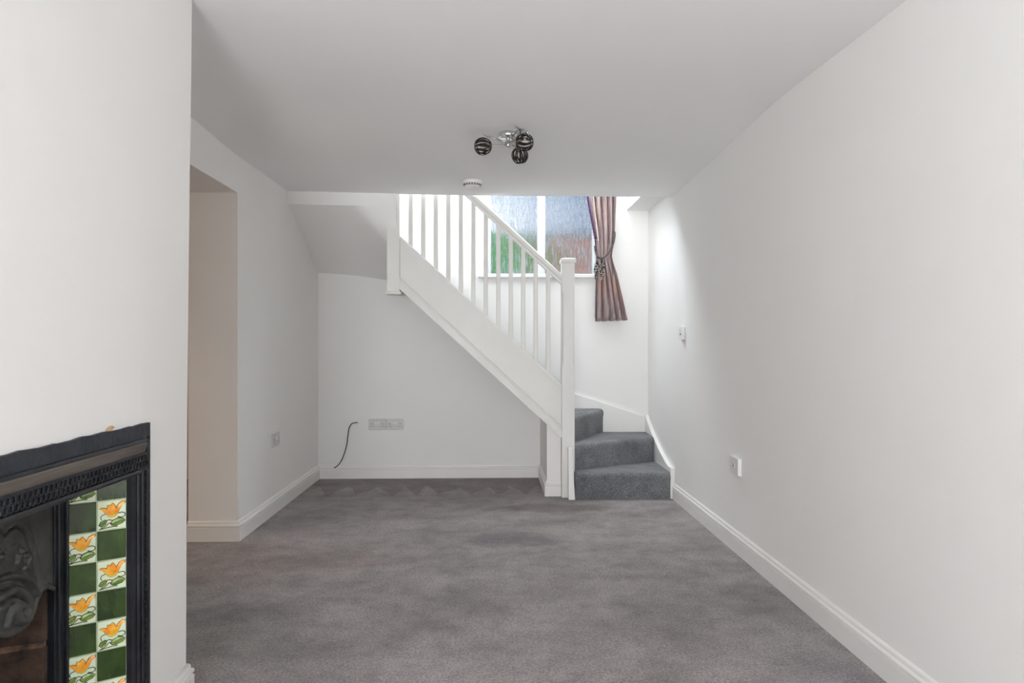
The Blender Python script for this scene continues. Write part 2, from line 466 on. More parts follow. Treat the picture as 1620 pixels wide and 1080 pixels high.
# ------------------------------------------------------------------ staircase
ST = thing('staircase', 'white painted winder staircase with square balusters and grey carpeted steps', 'staircase', (.58, 5.24, 0))
NY0, NY1 = 5.19, 5.285           # newel depth
# bottom newel: square below, stop-chamfered above
def newel_ring(x0, x1, y0, y1, c, z):
    return [(x0+c, y0, z), (x1-c, y0, z), (x1, y0+c, z), (x1, y1-c, z), (x1-c, y1, z), (x0+c, y1, z), (x0, y1-c, z), (x0, y0+c, z)]
bm = B(); a = (.535, .632, NY0, NY1)
rings(bm, [newel_ring(*a, .0015, 0), newel_ring(*a, .0015, .985), newel_ring(*a, .013, 1.02), newel_ring(*a, .013, 1.55), newel_ring(*a, .0015, 1.59), newel_ring(*a, .0015, 1.79)])
nw = obj('newel_post', bm, 'stairpaint', ST)
bm = B()
def sq(c, h, z, cx=.5835, cy=5.2375): return [(cx-h, cy-h, z), (cx+h, cy-h, z), (cx+h, cy+h, z), (cx-h, cy+h, z)]
rings(bm, [sq(0, .049, 1.785), sq(0, .056, 1.792), sq(0, .058, 1.800), sq(0, .058, 1.812), sq(0, .054, 1.820), sq(0, .047, 1.826)])
obj('newel_cap', bm, 'stairpaint', nw)
# upper newel hanging below the string
bm = B(); box(bm, -.793, -.698, NY0, NY1, 1.568, 2.055, .002); box(bm, -.7215, -.699, NY0+.003, NY1-.003, 2.055, 3.10)
nw2 = obj('newel_post', bm, 'stairpaint', ST)
bm = B(); c = dict(cx=-.7455, cy=5.2375)
rings(bm, [sq(0, .049, 1.572, **c), sq(0, .060, 1.560, **c), sq(0, .060, 1.552, **c), sq(0, .054, 1.545, **c), sq(0, .040, 1.541, **c)])
obj('newel_cap', bm, 'stairpaint', nw2)
# outer string with its moulding and capping
x0, x1 = -.698, .536
bm = B(); prism(bm, [(x0, string_bot(x0)), (x1, string_bot(x1)), (x1, string_top(x1)), (x0, string_top(x0))], (5.220, 5.252), 'y')
s_ = obj('outer_string', bm, 'stairpaint', ST, bevel=.002)
bm = B()
def shear(x0, x1, zf, prof):
    rings(bm, [[(x, y, zf(x)+z) for y, z in prof] for x in (x0, x1)])
shear(x0, x1, string_bot, [(5.222, .0), (5.204, .0), (5.204, .062), (5.210, .066), (5.210, .074), (5.206, .078), (5.208, .086), (5.222, .092)])
obj('string_moulding', bm, 'stairpaint', s_)
bm = B(); shear(x0, x1, string_top, [(5.207, -.012), (5.207, .008), (5.212, .016), (5.262, .016), (5.267, .008), (5.267, -.012)])
obj('base_rail', bm, 'stairpaint', s_)
# handrail
bm = B(); hb = lambda x: 1.627 + .917*(.535-x)
shear(-.698, .537, hb, [(5.2175, .0), (5.2575, .0), (5.2585, .022), (5.265, .030), (5.268, .045), (5.266, .064), (5.256, .078), (5.2375, .083), (5.219, .078), (5.209, .064), (5.207, .045), (5.210, .030), (5.2165, .022)])
obj('handrail', bm, 'stairpaint', ST, smooth=True)
# balusters
nb = 12
for k in range(nb):
    x = .4325 - k*.0955
    bm = B(); hw = .0165; z0 = string_top(x)-.01; z1 = hb(x)+.012
    r0 = [(x-hw, 5.221), (x+hw, 5.221), (x+hw, 5.254), (x-hw, 5.254)]
    c_ = .004
    rg = lambda z, f: [(a_, b_, z + f*(x-a_)) for a_, b_ in ((x-hw+c_, 5.221), (x+hw-c_, 5.221), (x+hw, 5.221+c_), (x+hw, 5.254-c_), (x+hw-c_, 5.254), (x-hw+c_, 5.254), (x-hw, 5.254-c_), (x-hw, 5.221+c_))]
    rings(bm, [rg(z0, .925), rg(z1, .917)])
    obj('baluster', bm, 'stairpaint', ST)
# steps (carpeted): lower winders, flight, upper winders
SXL, SXR, SYB = .632, 1.350, 5.972
def step(poly, nose, z0, z1, name='step', bev=.018):
    """poly: plan outline; nose: indices of the riser points, set back at the foot"""
    bm = B(); n = len(poly)
    a, b = Vector(poly[nose[0]]), Vector(poly[nose[1]]); d = (b-a).normalized(); nn = Vector((-d.y, d.x)) * nose[2]
    def at(off): return [((Vector(p)+nn*off) if i in nose[:2] else Vector(p)) for i, p in enumerate(poly)]
    rs = []
    for off, z in ((.006, z0), (.005, z1-.075), (.001, z1-.05), (0, z1-.038), (.003, z1-.022), (.010, z1-.008), (.020, z1-.002), (.032, z1)):
        rs.append([(p.x, p.y, z) for p in at(off)])
    rings(bm, rs)
    return obj(name, bm, 'carpet_stair', ST, smooth=True)
step([(.628, 5.112), (SXR, 5.112), (SXR, SYB), (.44, SYB), (.44, 5.30), (.628, 5.30)], (0, 1, 1), 0, .200)
step([(.630, 5.225), (SXR, 5.630), (SXR, SYB), (.44, SYB), (.44, 5.30), (.630, 5.30)], (0, 1, 1), .195, .400)
step([(.634, 5.330), (.985, SYB), (.44, SYB), (.44, 5.30)], (0, 1, 1), .395, .605)
rise, go = .2005, .2175
for k in range(6):
    xa = .520 - k*go; z1 = .805 + k*rise
    xb = max(xa-go-.02, -.72)
    bm = B()
    rings(bm, [[(x, y, z) for x, z in ((xa-.035, z1-.215), (xa-.012, z1-.215), (xa-.012, z1-.075), (xa-.003, z1-.05), (xa, z1-.03), (xa-.001, z1-.014), (xa-.008, z1-.004), (xa-.018, z1), (xb, z1), (xb, z1-.040), (xa-.035, z1-.040))] for y in (5.256, SYB)])
    obj('step', bm, 'carpet_stair', ST, smooth=True)
zt = .805 + 5*rise
for k, (p, q) in enumerate((((-.86, SYB), (-1.10, SYB)), ((-1.10, SYB), (XL+.02, 5.60)), ((XL+.02, 5.60), (XL+.02, 5.29)))):
    z1 = zt + (k+1)*rise + .02
    pl = [(-.80, 5.292), p, (XL+.02, SYB), q] if k == 1 else [(-.80, 5.292), p, q]
    bm = B(); prism(bm, pl, (z1-.04, z1)); obj('step', bm, 'carpet_stair', ST, bevel=.01)
# strings against the walls
bm = B()
pts_top = [(-.68, 1.945), (.20, 1.135), (.56, .815), (.734, .735), (1.0, .648), (1.332, .540), (1.350, .52)]
poly = pts_top + [(1.350, .2), (.985, .35), (.60, .40), (-.68, 1.60)]
prism(bm, poly, (5.966, YB), 'y')
obj('wall_string', bm, 'gloss', ST, bevel=.004)
bm = B()
prism(bm, [(5.112, 0), (YB-.024, 0), (YB-.024, .548), (5.90, .505), (5.72, .415), (5.50, .325), (5.30, .262), (5.20, .238), (5.112, .236)], (1.348, XR), 'x')
obj('wall_string', bm, 'gloss', ST, bevel=.004)
# end board covering the side of the first step at the newel
bm = B(); hexa(bm, [(.578, 5.108, 0), (.626, 5.108, 0), (.578, 5.188, 0), (.626, 5.188, 0), (.578, 5.142, .385), (.606, 5.142, .385), (.578, 5.188, .385), (.606, 5.188, .385)])
obj('end_board', bm, 'gloss', ST, bevel=.002)

# ------------------------------------------------------------------ window over the stairs
bm = B(); fy0, fy1 = 6.055, 6.11
def fr(x0, x1, z0, z1): box(bm, x0, x1, fy0, fy1, z0, z1, .004)
fr(WX0, -.008, WZ0, WZ1); fr(.897, WX1, WZ0, WZ1); fr(.406, .475, WZ0, WZ1)
fr(WX0, WX1, WZ0, WZ0+.012); fr(WX0, WX1, WZ1-.04, WZ1)
win = struct('window_1', bm, 'frame_upvc')
for xa, xb in ((-.008, .406), (.475, .897)):
    bm = B(); box(bm, xa-.005, xb+.005, 6.080, 6.086, WZ0+.005, WZ1-.035); obj('pane', bm, 'glass', win)
bm = B(); box(bm, -.118, .985, 5.945, 6.056, 1.750, 1.783, .006); obj('window_sill', bm, 'gloss', win)

# garden outside, seen blurred through the obscured glass
bm = B(); v = [bm.verts.new(p) for p in ((-12, 6.4, -.3), (12, 6.4, -.3), (12, 30, -.3), (-12, 30, -.3))]; bm.faces.new(v)
struct('ground', bm, 'soil')
def blob(bm, c, r, n=3, amp=.18, sq=(1, 1, 1)):
    k = len(bm.verts)
    bmesh.ops.create_icosphere(bm, subdivisions=n, radius=1, matrix=Matrix.Identity(4))
    bm.verts.ensure_lookup_table()
    for q in bm.verts[k:]:
        d = q.co.normalized()
        f = 1 + amp*(sin(5*d.x+c[0]*3)*sin(6*d.y+c[1])*sin(5*d.z+2) + .5*random.uniform(-1, 1)*.6)
        q.co = Vector(c) + Vector((d.x*r*sq[0], d.y*r*sq[1], d.z*r*sq[2]))*f
bm = B()
for x, y, z, r in ((-.35, 8.6, 1.75, .85), (.06, 8.5, 2.0, .55), (.06, 8.4, 1.2, .5), (-1.4, 8.8, 1.8, .9), (-.2, 8.2, .8, .8)): blob(bm, (x, y, z), r)
tag(obj('garden_bush', bm, 'hedge', smooth='all'), 'green garden bush blurred behind the left window pane', 'bush')
bm = B(); box(bm, .52, 3.2, 9.9, 10.1, -.3, 2.72)
gw = tag(obj('garden_wall', bm, 'brick'), 'red brick garden wall blurred behind the right window pane', 'wall')
bm = B(); box(bm, .50, 3.22, 9.87, 10.13, 2.72, 2.78); obj('coping', bm, 'mortar', gw)
bm = B()
for x, y, z, r in ((1.9, 12.5, 3.2, 1.1), (1.3, 12.4, 4.3, .8), (.95, 12.6, 5.0, .55), (2.4, 12.9, 4.6, 1.0)): blob(bm, (x, y, z), r)
tr = tag(obj('garden_tree', bm, 'treeleaf', smooth='all'), 'tall dark bluish tree blurred behind the upper right window pane', 'tree')
bm = B(); tube(bm, [(2.0, 12.6, -.3), (2.0, 12.6, 2.6)], .14); obj('trunk', bm, 'soil', tr)

# ------------------------------------------------------------------ curtain
CU = thing('curtain', 'mauve brown satin curtain tied back at the right of the stair window', 'curtain', (1.0, 5.91, 2.9))
ctl = [(2.96, .80, 1.100, .026, .046), (2.60, .815, 1.085, .026, .046), (2.476, .822, 1.078, .026, .045), (2.32, .850, 1.072, .025, .040), (2.16, .880, 1.066, .022, .034), (2.05, .900, 1.056, .018, .026),
       (1.93, .910, 1.040, .016, .020), (1.88, .912, 1.052, .017, .022), (1.78, .910, 1.085, .020, .028), (1.65, .905, 1.115, .030, .032), (1.50, .902, 1.150, .036, .040), (1.378, .900, 1.178, .040, .046)]
def cur(z):
    for a, b in zip(ctl, ctl[1:]):
        if z <= a[0] and z >= b[0]-1e-6:
            t = (a[0]-z)/(a[0]-b[0]); return [a[i]+(b[i]-a[i])*t for i in range(1, 5)]
    return ctl[-1][1:]
bm = B(); NU, NZ = 140, 60; G = []
for j in range(NZ+1):
    z = 2.96 - (2.96-1.378)*j/NZ
    xa, xb, ax, ay = cur(z); row = []
    for i in range(NU+1):
        u = i/NU
        ph = 2*pi*(u*5.2 + .25*sin(3*u+z*.7)) + (.5*sin(u*9) if z < 1.95 else 0)*(1.95-z)*2
        x = xa + (xb-xa)*u + .007*sin(ph*2+.6)*(1 if .03 < u < .97 else 0)
        y = 5.915 - (ay*.8)*cos(ph) + .006*sin(ph*2.3+z*4) - .018*sin(pi*u)
        z2 = z - (.012*(1-u) if j == NZ else 0) + (.004*sin(ph) if j == NZ else 0)
        row.append(bm.verts.new((x, min(y, 5.985 if x > .92 else 6.0), z2)))
    G.append(row)
for j in range(NZ):
    for i in range(NU): bm.faces.new([G[j][i], G[j][i+1], G[j+1][i+1], G[j+1][i]])
obj('drape', bm, 'fabric', CU, smooth='all', solid=.003)
# turned-in lining edge: a thin cream line running down the front
bm = B()
pts = [(cur(z)[0]+.052-.030*max(0, (2.476-z)/.42), 5.872, z) for z in [2.9-.04*i for i in range(22)]]
tube(bm, pts, .0035, 6); obj('lining_edge', bm, 'lining', CU)
# beaded braid along the leading edge, purple above, black below
bm = B()
for i in range(70):
    z = 2.92 - i*.013; xa = cur(z)[0]
    if z < 2.07: break
    ball(bm, (xa-.006+.004*(i % 2), 5.885, z), .0068)
tube(bm, [(cur(z)[0]+.008, 5.880, z) for z in [2.92-.03*i for i in range(29)]], .0055, 6)
obj('bead_trim', bm, 'bead_purple', CU, smooth='all')
bm = B()
for i in range(56):
    z = 2.06 - i*.012; xa = cur(z)[0]
    ball(bm, (xa-.006+.003*(i % 2), 5.885, z), .0052)
o_ = obj('bead_trim', bm, 'bead_dark', CU, smooth='all'); o_['label'] = 'black bead edging below the tieback'
# curtain pole above (over the window head)
TB = thing('curtain_tieback', 'charcoal rope tieback with beaded tassels looped round the mauve curtain', 'tieback', (.98, 5.87, 2.0))
bm = B()
tube(bm, spline([(1.075, 5.985, 2.16), (1.066, 5.93, 2.155), (1.062, 5.865, 2.12), (1.050, 5.850, 2.05), (1.018, 5.845, 1.975), (.975, 5.842, 1.922), (.935, 5.845, 1.906), (.905, 5.860, 1.935), (.897, 5.90, 1.985), (.905, 5.975, 2.03)], 8), .0075, 8)
obj('rope', bm, 'cord', TB, smooth='all')
for cx, z0, n, nm in ((.902, 1.862, 11, 0), (.945, 1.876, 14, 1)):
    bd = B(); bc = B()
    for k in range(n*16):
        t = random.random(); z = z0 - t*.162*(1 if nm else .85)
        wd = .008 + .017*sin(pi*min(1, t*1.05+.12))
        a = random.uniform(0, 2*pi); rr = wd*math.sqrt(random.random())
        p = (cx + rr*cos(a) - (.010*t if nm == 0 else 0), 5.832 + .5*rr*sin(a), z)
        ball(bc if random.random() < .30 else bd, p, .0042)
    lathe(bd, [(.003, .03), (.009, .022), (.010, .010), (.006, .0)], (cx, 5.832, z0-.006), 10)
    tube(bd, [(cx, 5.832, z0+.02), (cx+.004, 5.842, 1.910)], .003, 6)
    ts = obj('tassel', bd, 'bead_dark', TB, smooth='all')
    obj('cream_beads', bc, 'bead_cream', ts, smooth='all')

# ------------------------------------------------------------------ ceiling light
LC = Vector((.088, 3.66, ceil_z(.088, 3.66)))
CL = thing('ceiling_light', 'chrome three arm ceiling light with smoked ribbed globe shades', 'ceiling light', LC)
bm = B(); lathe(bm, [(.046, .002), (.054, -.004), (.056, -.018), (.052, -.026), (.030, -.030), (.012, -.031)], LC, 36)
obj('ceiling_plate', bm, 'chrome', CL, smooth=True)
bm = B(); lathe(bm, [(.011, -.028), (.010, -.05), (.016, -.054), (.020, -.064), (.016, -.075), (.006, -.080)], LC, 20)
obj('hub', bm, 'chrome', CL, smooth=True)
hubz = LC.z-.064
bm = B(); rs_ = []
R_ = Matrix.Rotation(math.radians(20), 3, 'Z')
for r, h in ((.004, -.030), (.022, -.036), (.024, -.046), (.006, -.056)):
    rs_.append([Vector(LC)+Vector((-.030, -.012, 0))+R_ @ Vector((r*cos(a), r*.6*sin(a), h)) for a in (0, pi/3, 2*pi/3, pi, 4*pi/3, 5*pi/3)])
rings(bm, rs_); obj('crystal_drop', bm, 'bulb', CL)
shades = [(Vector((-.047, 3.643, 2.222)), Vector((-1, -.25, -.12))), (Vector((.172, 3.565, 2.222)), Vector((1, -.35, -.05))), (Vector((.157, 3.80, 2.218)), Vector((.15, .35, -.9)))]
paths = [
    [(-.018, 3.645, 2.224), (.04, 3.655, 2.228), (.088, 3.66, hubz), (.13, 3.62, 2.262), (.150, 3.54, 2.275), (.12, 3.48, 2.280)],
    [(.147, 3.572, 2.226), (.115, 3.605, 2.232), (.075, 3.635, 2.245), (.03, 3.62, 2.252), (-.01, 3.56, 2.250), (-.045, 3.53, 2.252)],
    [(.152, 3.79, 2.245), (.135, 3.74, 2.262), (.088, 3.66, 2.236), (.10, 3.70, 2.265), (.15, 3.70, 2.280), (.185, 3.63, 2.255)]]
paths[2] = [(.152, 3.785, 2.244), (.128, 3.74, 2.255), (.100, 3.69, 2.245), (.088, 3.66, hubz)]
for pth in paths:
    bm = B(); pp = spline(pth, 8); tube(bm, pp, [.006 if i < len(pp)*.85 else .006-.003*(i/len(pp)-.85)/.15 for i in range(len(pp))], 8); obj('arm', bm, 'chrome', CL, smooth='all')
bm = B(); tube(bm, spline([(.11, 3.645, 2.262), (.125, 3.60, 2.285), (.155, 3.55, 2.284), (.185, 3.53, 2.262), (.190, 3.555, 2.235)], 8), .0055, 8); obj('arm', bm, 'chrome', CL, smooth='all')
for c, ax in shades:
    ax = ax.normalized(); q = Vector((0, 0, 1)).rotation_difference(ax).to_matrix(); r0 = .046
    bm = B(); nr = 11
    for k in range(nr):
        a0 = 2*pi*k/nr
        rr = []
        for j in range(13):
            th = math.radians(18 + (150-18)*j/12); tw = a0 + .35*(j/12)
            hw = (.105 + .09*sin(th)) * (1.0)
            def pt(da, rad): return c + q @ Vector((rad*sin(th)*cos(tw+da), rad*sin(th)*sin(tw+da), -rad*cos(th)))
            rr.append([pt(-hw*.75, r0), pt(0, r0*1.045), pt(hw*.75, r0), pt(hw*.75, r0*.95), pt(-hw*.75, r0*.95)])
        rings(bm, rr)
    for th in (18, 150):
        t_ = math.radians(th); pp = [c + q @ Vector((r0*.975*sin(t_)*cos(a), r0*.975*sin(t_)*sin(a), -r0*.975*cos(t_))) for a in [2*pi*i/24 for i in range(25)]]
        tube(bm, pp, .0028, 6, False)
    sh = obj('shade', bm, 'smoke', CL, smooth=True)
    bm = B(); lathe(bm, [(.004, -.047), (.013, -.044), (.013, -.022), (.010, -.018)], c, 16, q); obj('lampholder', bm, 'brass', sh, smooth=True)
    bm = B(); lathe(bm, [(.004, -.020), (.010, -.014), (.012, -.002), (.010, .010), (.004, .018)], c, 16, q); obj('bulb', bm, 'bulb', sh, smooth='all')

# smoke alarm
SA = thing('smoke_alarm', 'round white smoke alarm on the ceiling near the stair opening', 'smoke alarm', (-.135, 4.75, ceil_z(-.135, 4.75)))
bm = B(); lathe(bm, [(.068, .002), (.070, -.006), (.066, -.010)], SA.location, 40); obj('base_plate', bm, 'plastic', SA, smooth=True)
bm = B(); lathe(bm, [(.065, -.009), (.064, -.018), (.052, -.036), (.040, -.041), (.010, -.043)], SA.location, 40)
sb = obj('cover', bm, 'plastic', SA, smooth=True)
bm = B()
for k in range(20):
    a = 2*pi*k/20; c = SA.location + Vector((.0585*cos(a), .0585*sin(a), -.0275)); t_ = Vector((-sin(a), cos(a), 0))*.006; u_ = Vector((-cos(a)*.004, -sin(a)*.004, -.006)); n_ = Vector((cos(a), sin(a), -.6)).normalized()*.0012
    P = [c+s*t_+e*u_ for s, e in ((-1, -1), (1, -1), (1, 1), (-1, 1))]
    rings(bm, [[p-n_ for p in P], [p+n_ for p in P]])
obj('vent', bm, 'vent', sb)
bm = B(); lathe(bm, [(.012, -.0405), (.012, -.045), (.008, -.047), (.002, -.047)], SA.location+Vector((.016, -.01, 0)), 20); obj('test_button', bm, 'plastic_grey', sb, smooth=True)

# ------------------------------------------------------------------ sockets and switches
def plate(name, label, cat, M4, wd, ht, th, kind, group=None, m='plastic'):
    """local frame: x right, z up, -y into the room; M4 places it on the wall"""
    t = thing(name, label, cat, M4.translation, group)
    def o(nm, bm, mm, par, **k):
        bm.transform(M4); return obj(nm, bm, mm, par, **k)
    bm = B(); box(bm, -wd/2, wd/2, -th, 0, -ht/2, ht/2, .0025)
    p = o('face_plate', bm, m, t)
    def rocker(x, z, w=.014, h=.024):
        bm = B(); box(bm, x-w/2-.002, x+w/2+.002, -th-.0012, -th+.001, z-h/2-.002, z+h/2+.002); s = o('switch_surround', bm, 'plastic_grey', t)
        bm = B(); hexa(bm, [(x-w/2, -th-.0065, z-h/2), (x+w/2, -th-.0065, z-h/2), (x-w/2, -th, z-h/2), (x+w/2, -th, z-h/2), (x-w/2, -th-.002, z+h/2), (x+w/2, -th-.002, z+h/2), (x-w/2, -th, z+h/2), (x+w/2, -th, z+h/2)])
        o('switch', bm, 'plastic', t)
    def holes(x, z):
        bm = B()
        box(bm, x-.003, x+.003, -th-.0008, -th+.002, z+.006, z+.016)
        for s in (-1, 1): box(bm, x+s*.011-.0035, x+s*.011+.0035, -th-.0008, -th+.002, z-.014, z-.009)
        o('pin_slots', bm, 'dark', t)
    if kind == 'double':
        for s in (-1, 1): rocker(s*.0115, .012); holes(s*.046, -.006)
    if kind == 'single': rocker(0, 0, .018, .028)
    if kind == 'knob':
        rocker(-.012, .004, .016, .03)
        bm = B(); box(bm, .006, .012, -th-.004, -th+.001, -.010, -.002); o('indicator', bm, 'dark', t)
    if kind == 'telephone':
        bm = B(); box(bm, -.016, .016, -th-.003, -th+.001, -.014, .016, .001); fl = o('module', bm, 'plastic_grey', t)
        bm = B(); box(bm, .002, .012, -th-.0038, -th, -.004, .005); o('jack', bm, 'dark', fl)
        bm = B(); box(bm, -wd*.5+.006, wd*.5-.006, -th*.35, -.0, -ht*.5-.006, -ht*.5+.002); o('lower_cover', bm, 'plastic', t)
    return t
TR = Matrix.Translation; RZ = lambda a: Matrix.Rotation(a, 4, 'Z')
plate('double_socket', 'left of the two white double sockets joined on the back wall', 'socket', TR((-.997, YB, .470)), .149, .094, .012, 'double', 'double sockets under the stairs', 'plastic_grey')
plate('double_socket', 'right of the two white double sockets joined on the back wall', 'socket', TR((-.844, YB, .470)), .149, .094, .012, 'double', 'double sockets under the stairs', 'plastic_grey')
plate('double_socket', 'white double socket low on the left wall beyond the doorway', 'socket', TR((XL, 4.80, .505)) @ RZ(pi/2), .146, .096, .012, 'double', None, 'plastic_grey')
plate('telephone_socket', 'white raised telephone socket low on the right wall', 'socket', TR((XR, 3.80, .486)) @ RZ(-pi/2), .135, .094, .021, 'telephone')
plate('light_switch', 'small white switch halfway up the right wall near the stairs', 'switch', TR((XR, 4.88, 1.247)) @ RZ(-pi/2), .085, .094, .022, 'knob')
# loose cable out of the back wall
CB = thing('loose_cable', 'thin black cable hanging from the back wall beside the double sockets', 'cable', (-1.17, YB, .48))
bm = B()
tube(bm, spline([(-1.165, 5.992, .486), (-1.185, 5.975, .487), (-1.215, 5.965, .478), (-1.237, 5.962, .440), (-1.248, 5.960, .370), (-1.258, 5.958, .290), (-1.285, 5.955, .200), (-1.318, 5.952, .135), (-1.350, 5.946, .106), (-1.362, 5.942, .100)], 8), .0042, 8)
ck = obj('flex', bm, 'cable', CB, smooth='all')
bm = B(); lathe(bm, [(.014, -.001), (.014, .003), (.006, .006)], (-1.168, YB-.001, .486), 14, Matrix.Rotation(pi/2, 3, 'X')); obj('grommet', bm, 'plastic', CB, smooth=True)

# ------------------------------------------------------------------ fireplace
FP = thing('fireplace', 'black cast iron fireplace with green and flower tiles on the chimney breast', 'fireplace', (CX, 1.5, 0))
mir = lambda y: 3.0 - y
# painted border with a wavy cutting-in line on top
bm = B(); top = []; n = 60
for i in range(n+1):
    y = 1.012 + (1.982-1.012)*i/n
    e = .943 + .0012*sin(y*23) + .0010*sin(y*61+1) + random.uniform(-.0008, .0008)
    if y > 1.96: e = .943
    top.append((y, e))
prism(bm, [(1.012, .900)] + top + [(1.982, .900)], (CX-.002, CX+.009), 'x')
box(bm, CX-.002, CX+.009, 1.964, 1.982, 0, .905); box(bm, CX-.002, CX+.009, mir(1.982), mir(1.964), 0, .905)
obj('border', bm, 'ironpaint', FP)
# orange-brown bare patch over the border
bm = B(); prism(bm, [(1.768, .944), (1.80, .943), (1.812, .951), (1.795, .956), (1.776, .953)], (CX-.001, CX+.0012), 'x'); obj('paint_chip', bm, 'scuff', FP)
# main frame
bm = B()
box(bm, -1.12, CX+.006, 1.09, 1.91, .845, .899)
box(bm, CX-.002, CX+.012, 1.036, 1.964, .812, .862)
for f in (lambda y: y, mir):
    ys = sorted((f(1.884), f(1.964))); box(bm, CX-.05, CX+.006, ys[0], ys[1], 0, .862)
fm = obj('frame', bm, 'iron', FP)
bm = B(); rings(bm, [[(x, y, z) for x, z in ((CX, .904), (CX+.015, .902), (CX+.018, .898), (CX+.018, .893), (CX, .888))] for y in (1.052, 1.948)])
obj('top_bead', bm, 'iron', fm, smooth=True)
bm = B(); rings(bm, [[(x, y, z) for x, z in ((CX, .893), (CX+.017, .8925), (CX+.021, .889), (CX+.020, .883), (CX+.018, .876), (CX+.016, .868), (CX+.013, .862), (CX, .861))] for y in (1.058, 1.942)])
obj('cornice', bm, 'dusty', fm)
bm = B(); rings(bm, [[(x, y, z) for x, z in ((CX, .822), (CX+.018, .821), (CX+.021, .815), (CX+.016, .808), (CX-.02, .806))] for y in (1.085, 1.915)])
rings(bm, [[(x, y, z) for x, z in ((CX, .866), (CX+.016, .864), (CX+.016, .858), (CX, .856))] for y in (1.04, 1.962)])
obj('lip', bm, 'iron', fm, smooth=True)
# lattice of interlaced rings on the top band and bead columns down the sides
bm = B()
def ringlet(cy, cz, r, x, tr=.0022, seg=10):
    pp = [(x, cy+r*cos(a), cz+r*sin(a)) for a in [2*pi*i/seg for i in range(seg+1)]]
    tube(bm, pp, tr, 5, False)
k = 0; y = 1.075
while y < 1.955:
    ringlet(y, .850, .0088, CX+.0135); ringlet(y+.0085, .832, .0088, CX+.0135); ball(bm, (CX+.013, y+.0085, .8505), .0028); ball(bm, (CX+.013, y, .8325), .0028)
    y += .017
obj('lattice_band', bm, 'iron', fm, smooth='all')
for f in (lambda y: y, mir):
    bm = B(); z = .80
    while z > .02:
        ringlet(f(1.9535), z, .0066, CX+.0075, .0020, 8); ball(bm, (CX+.0095, f(1.9535), z-.0088), .0038)
        z -= .0175
    obj('bead_column', bm, 'iron', fm, smooth='all')
for f in (lambda y: y, mir):
    bm = B()
    for yy, x, r, zt_ in ((1.938, CX+.008, .006, .812), (1.922, CX+.005, .0065, .808), (1.905, CX+.000, .007, .806), (1.891, CX-.005, .006, .804), (1.968, CX+.008, .004, .86)):
        tube(bm, [(x, f(yy), 0.0), (x, f(yy), zt_)], r, 10)
    obj('side_moulding', bm, 'iron', fm, smooth=True)
# splayed tile cheeks
A0 = Vector((-.992, 1.884)); B0 = Vector((-1.108, 1.809)); D = (A0-B0).normalized(); L0 = (A0-B0).length
NRM = Vector((D.y, -D.x));
if NRM.x < 0: NRM = -NRM
def cheek(f, name='tile_panel'):
    bm = B(); back = -NRM*.012
    P = [A0+back, B0+back, B0+NRM*.0005, A0+NRM*.0005]
    prism(bm, [(p.x, f(p.y)) for p in P], (0, .845))
    return obj(name, bm, 'grout' if f(1) == 1 else 'tile_green', FP)
cheek(lambda y: y); cheek(mir)
def TP(u, v, h, col, z0):        # tile-local point
    w_ = L0/2
    p = B0 + D*(w_*(col + u)) + NRM*h
    return (p.x, p.y, z0 + v*.0800)
def shape(bm, pts, h0, h1, col, z0):
    c = (sum(p[0] for p in pts)/len(pts), sum(p[1] for p in pts)/len(pts))
    lo = [bm.verts.new(TP(u, v, h0, col, z0)) for u, v in pts]
    mid = [bm.verts.new(TP(c[0]+(u-c[0])*.86, c[1]+(v-c[1])*.86, h1, col, z0)) for u, v in pts]
    n = len(pts)
    for i in range(n): bm.faces.new([lo[i], lo[(i+1) % n], mid[(i+1) % n], mid[i]])
    bm.faces.new(mid)
def grow(pts, k):
    c = (sum(p[0] for p in pts)/len(pts), sum(p[1] for p in pts)/len(pts)); out = []
    for u, v in pts:
        d = math.hypot(u-c[0], v-c[1]) or 1; out.append((u+(u-c[0])/d*k, v+(v-c[1])/d*k))
    return out
PET_L = [(.08, .73), (.16, .77), (.27, .75), (.36, .70), (.44, .60), (.50, .47), (.40, .48), (.29, .56), (.22, .66), (.15, .69)]
PET_M = [(.33, .70), (.36, .84), (.45, .82), (.53, .90), (.62, .80), (.66, .62), (.60, .50), (.50, .45), (.42, .52), (.37, .60)]
PET_R = [(.96, .93), (.84, .93), (.73, .86), (.66, .74), (.56, .58), (.52, .47), (.62, .49), (.74, .59), (.80, .74), (.87, .83), (.95, .86)]
CALYX = [(.30, .55), (.38, .46), (.50, .41), (.64, .45), (.72, .55), (.60, .535), (.50, .50), (.40, .53)]
LEAF_A = [(.07, .20), (.14, .30), (.27, .35), (.33, .30), (.28, .20), (.17, .14)]
LEAF_B = [(.46, .22), (.55, .32), (.72, .38), (.88, .35), (.95, .27), (.85, .19), (.66, .14), (.52, .15)]
STEMS = [[(.30, .55), (.18, .52), (.13, .44), (.17, .36)], [(.72, .54), (.86, .56), (.95, .50), (.92, .42), (.80, .40), (.70, .43)],
         [(.12, .08), (.28, .14), (.40, .24), (.50, .22)], [(.08, .06), (.30, .09), (.55, .11), (.70, .10)], [(.30, .33), (.42, .35), (.52, .31)], [(.60, .18), (.75, .27), (.88, .30)], [(.14, .20), (.22, .25), (.28, .31)]]
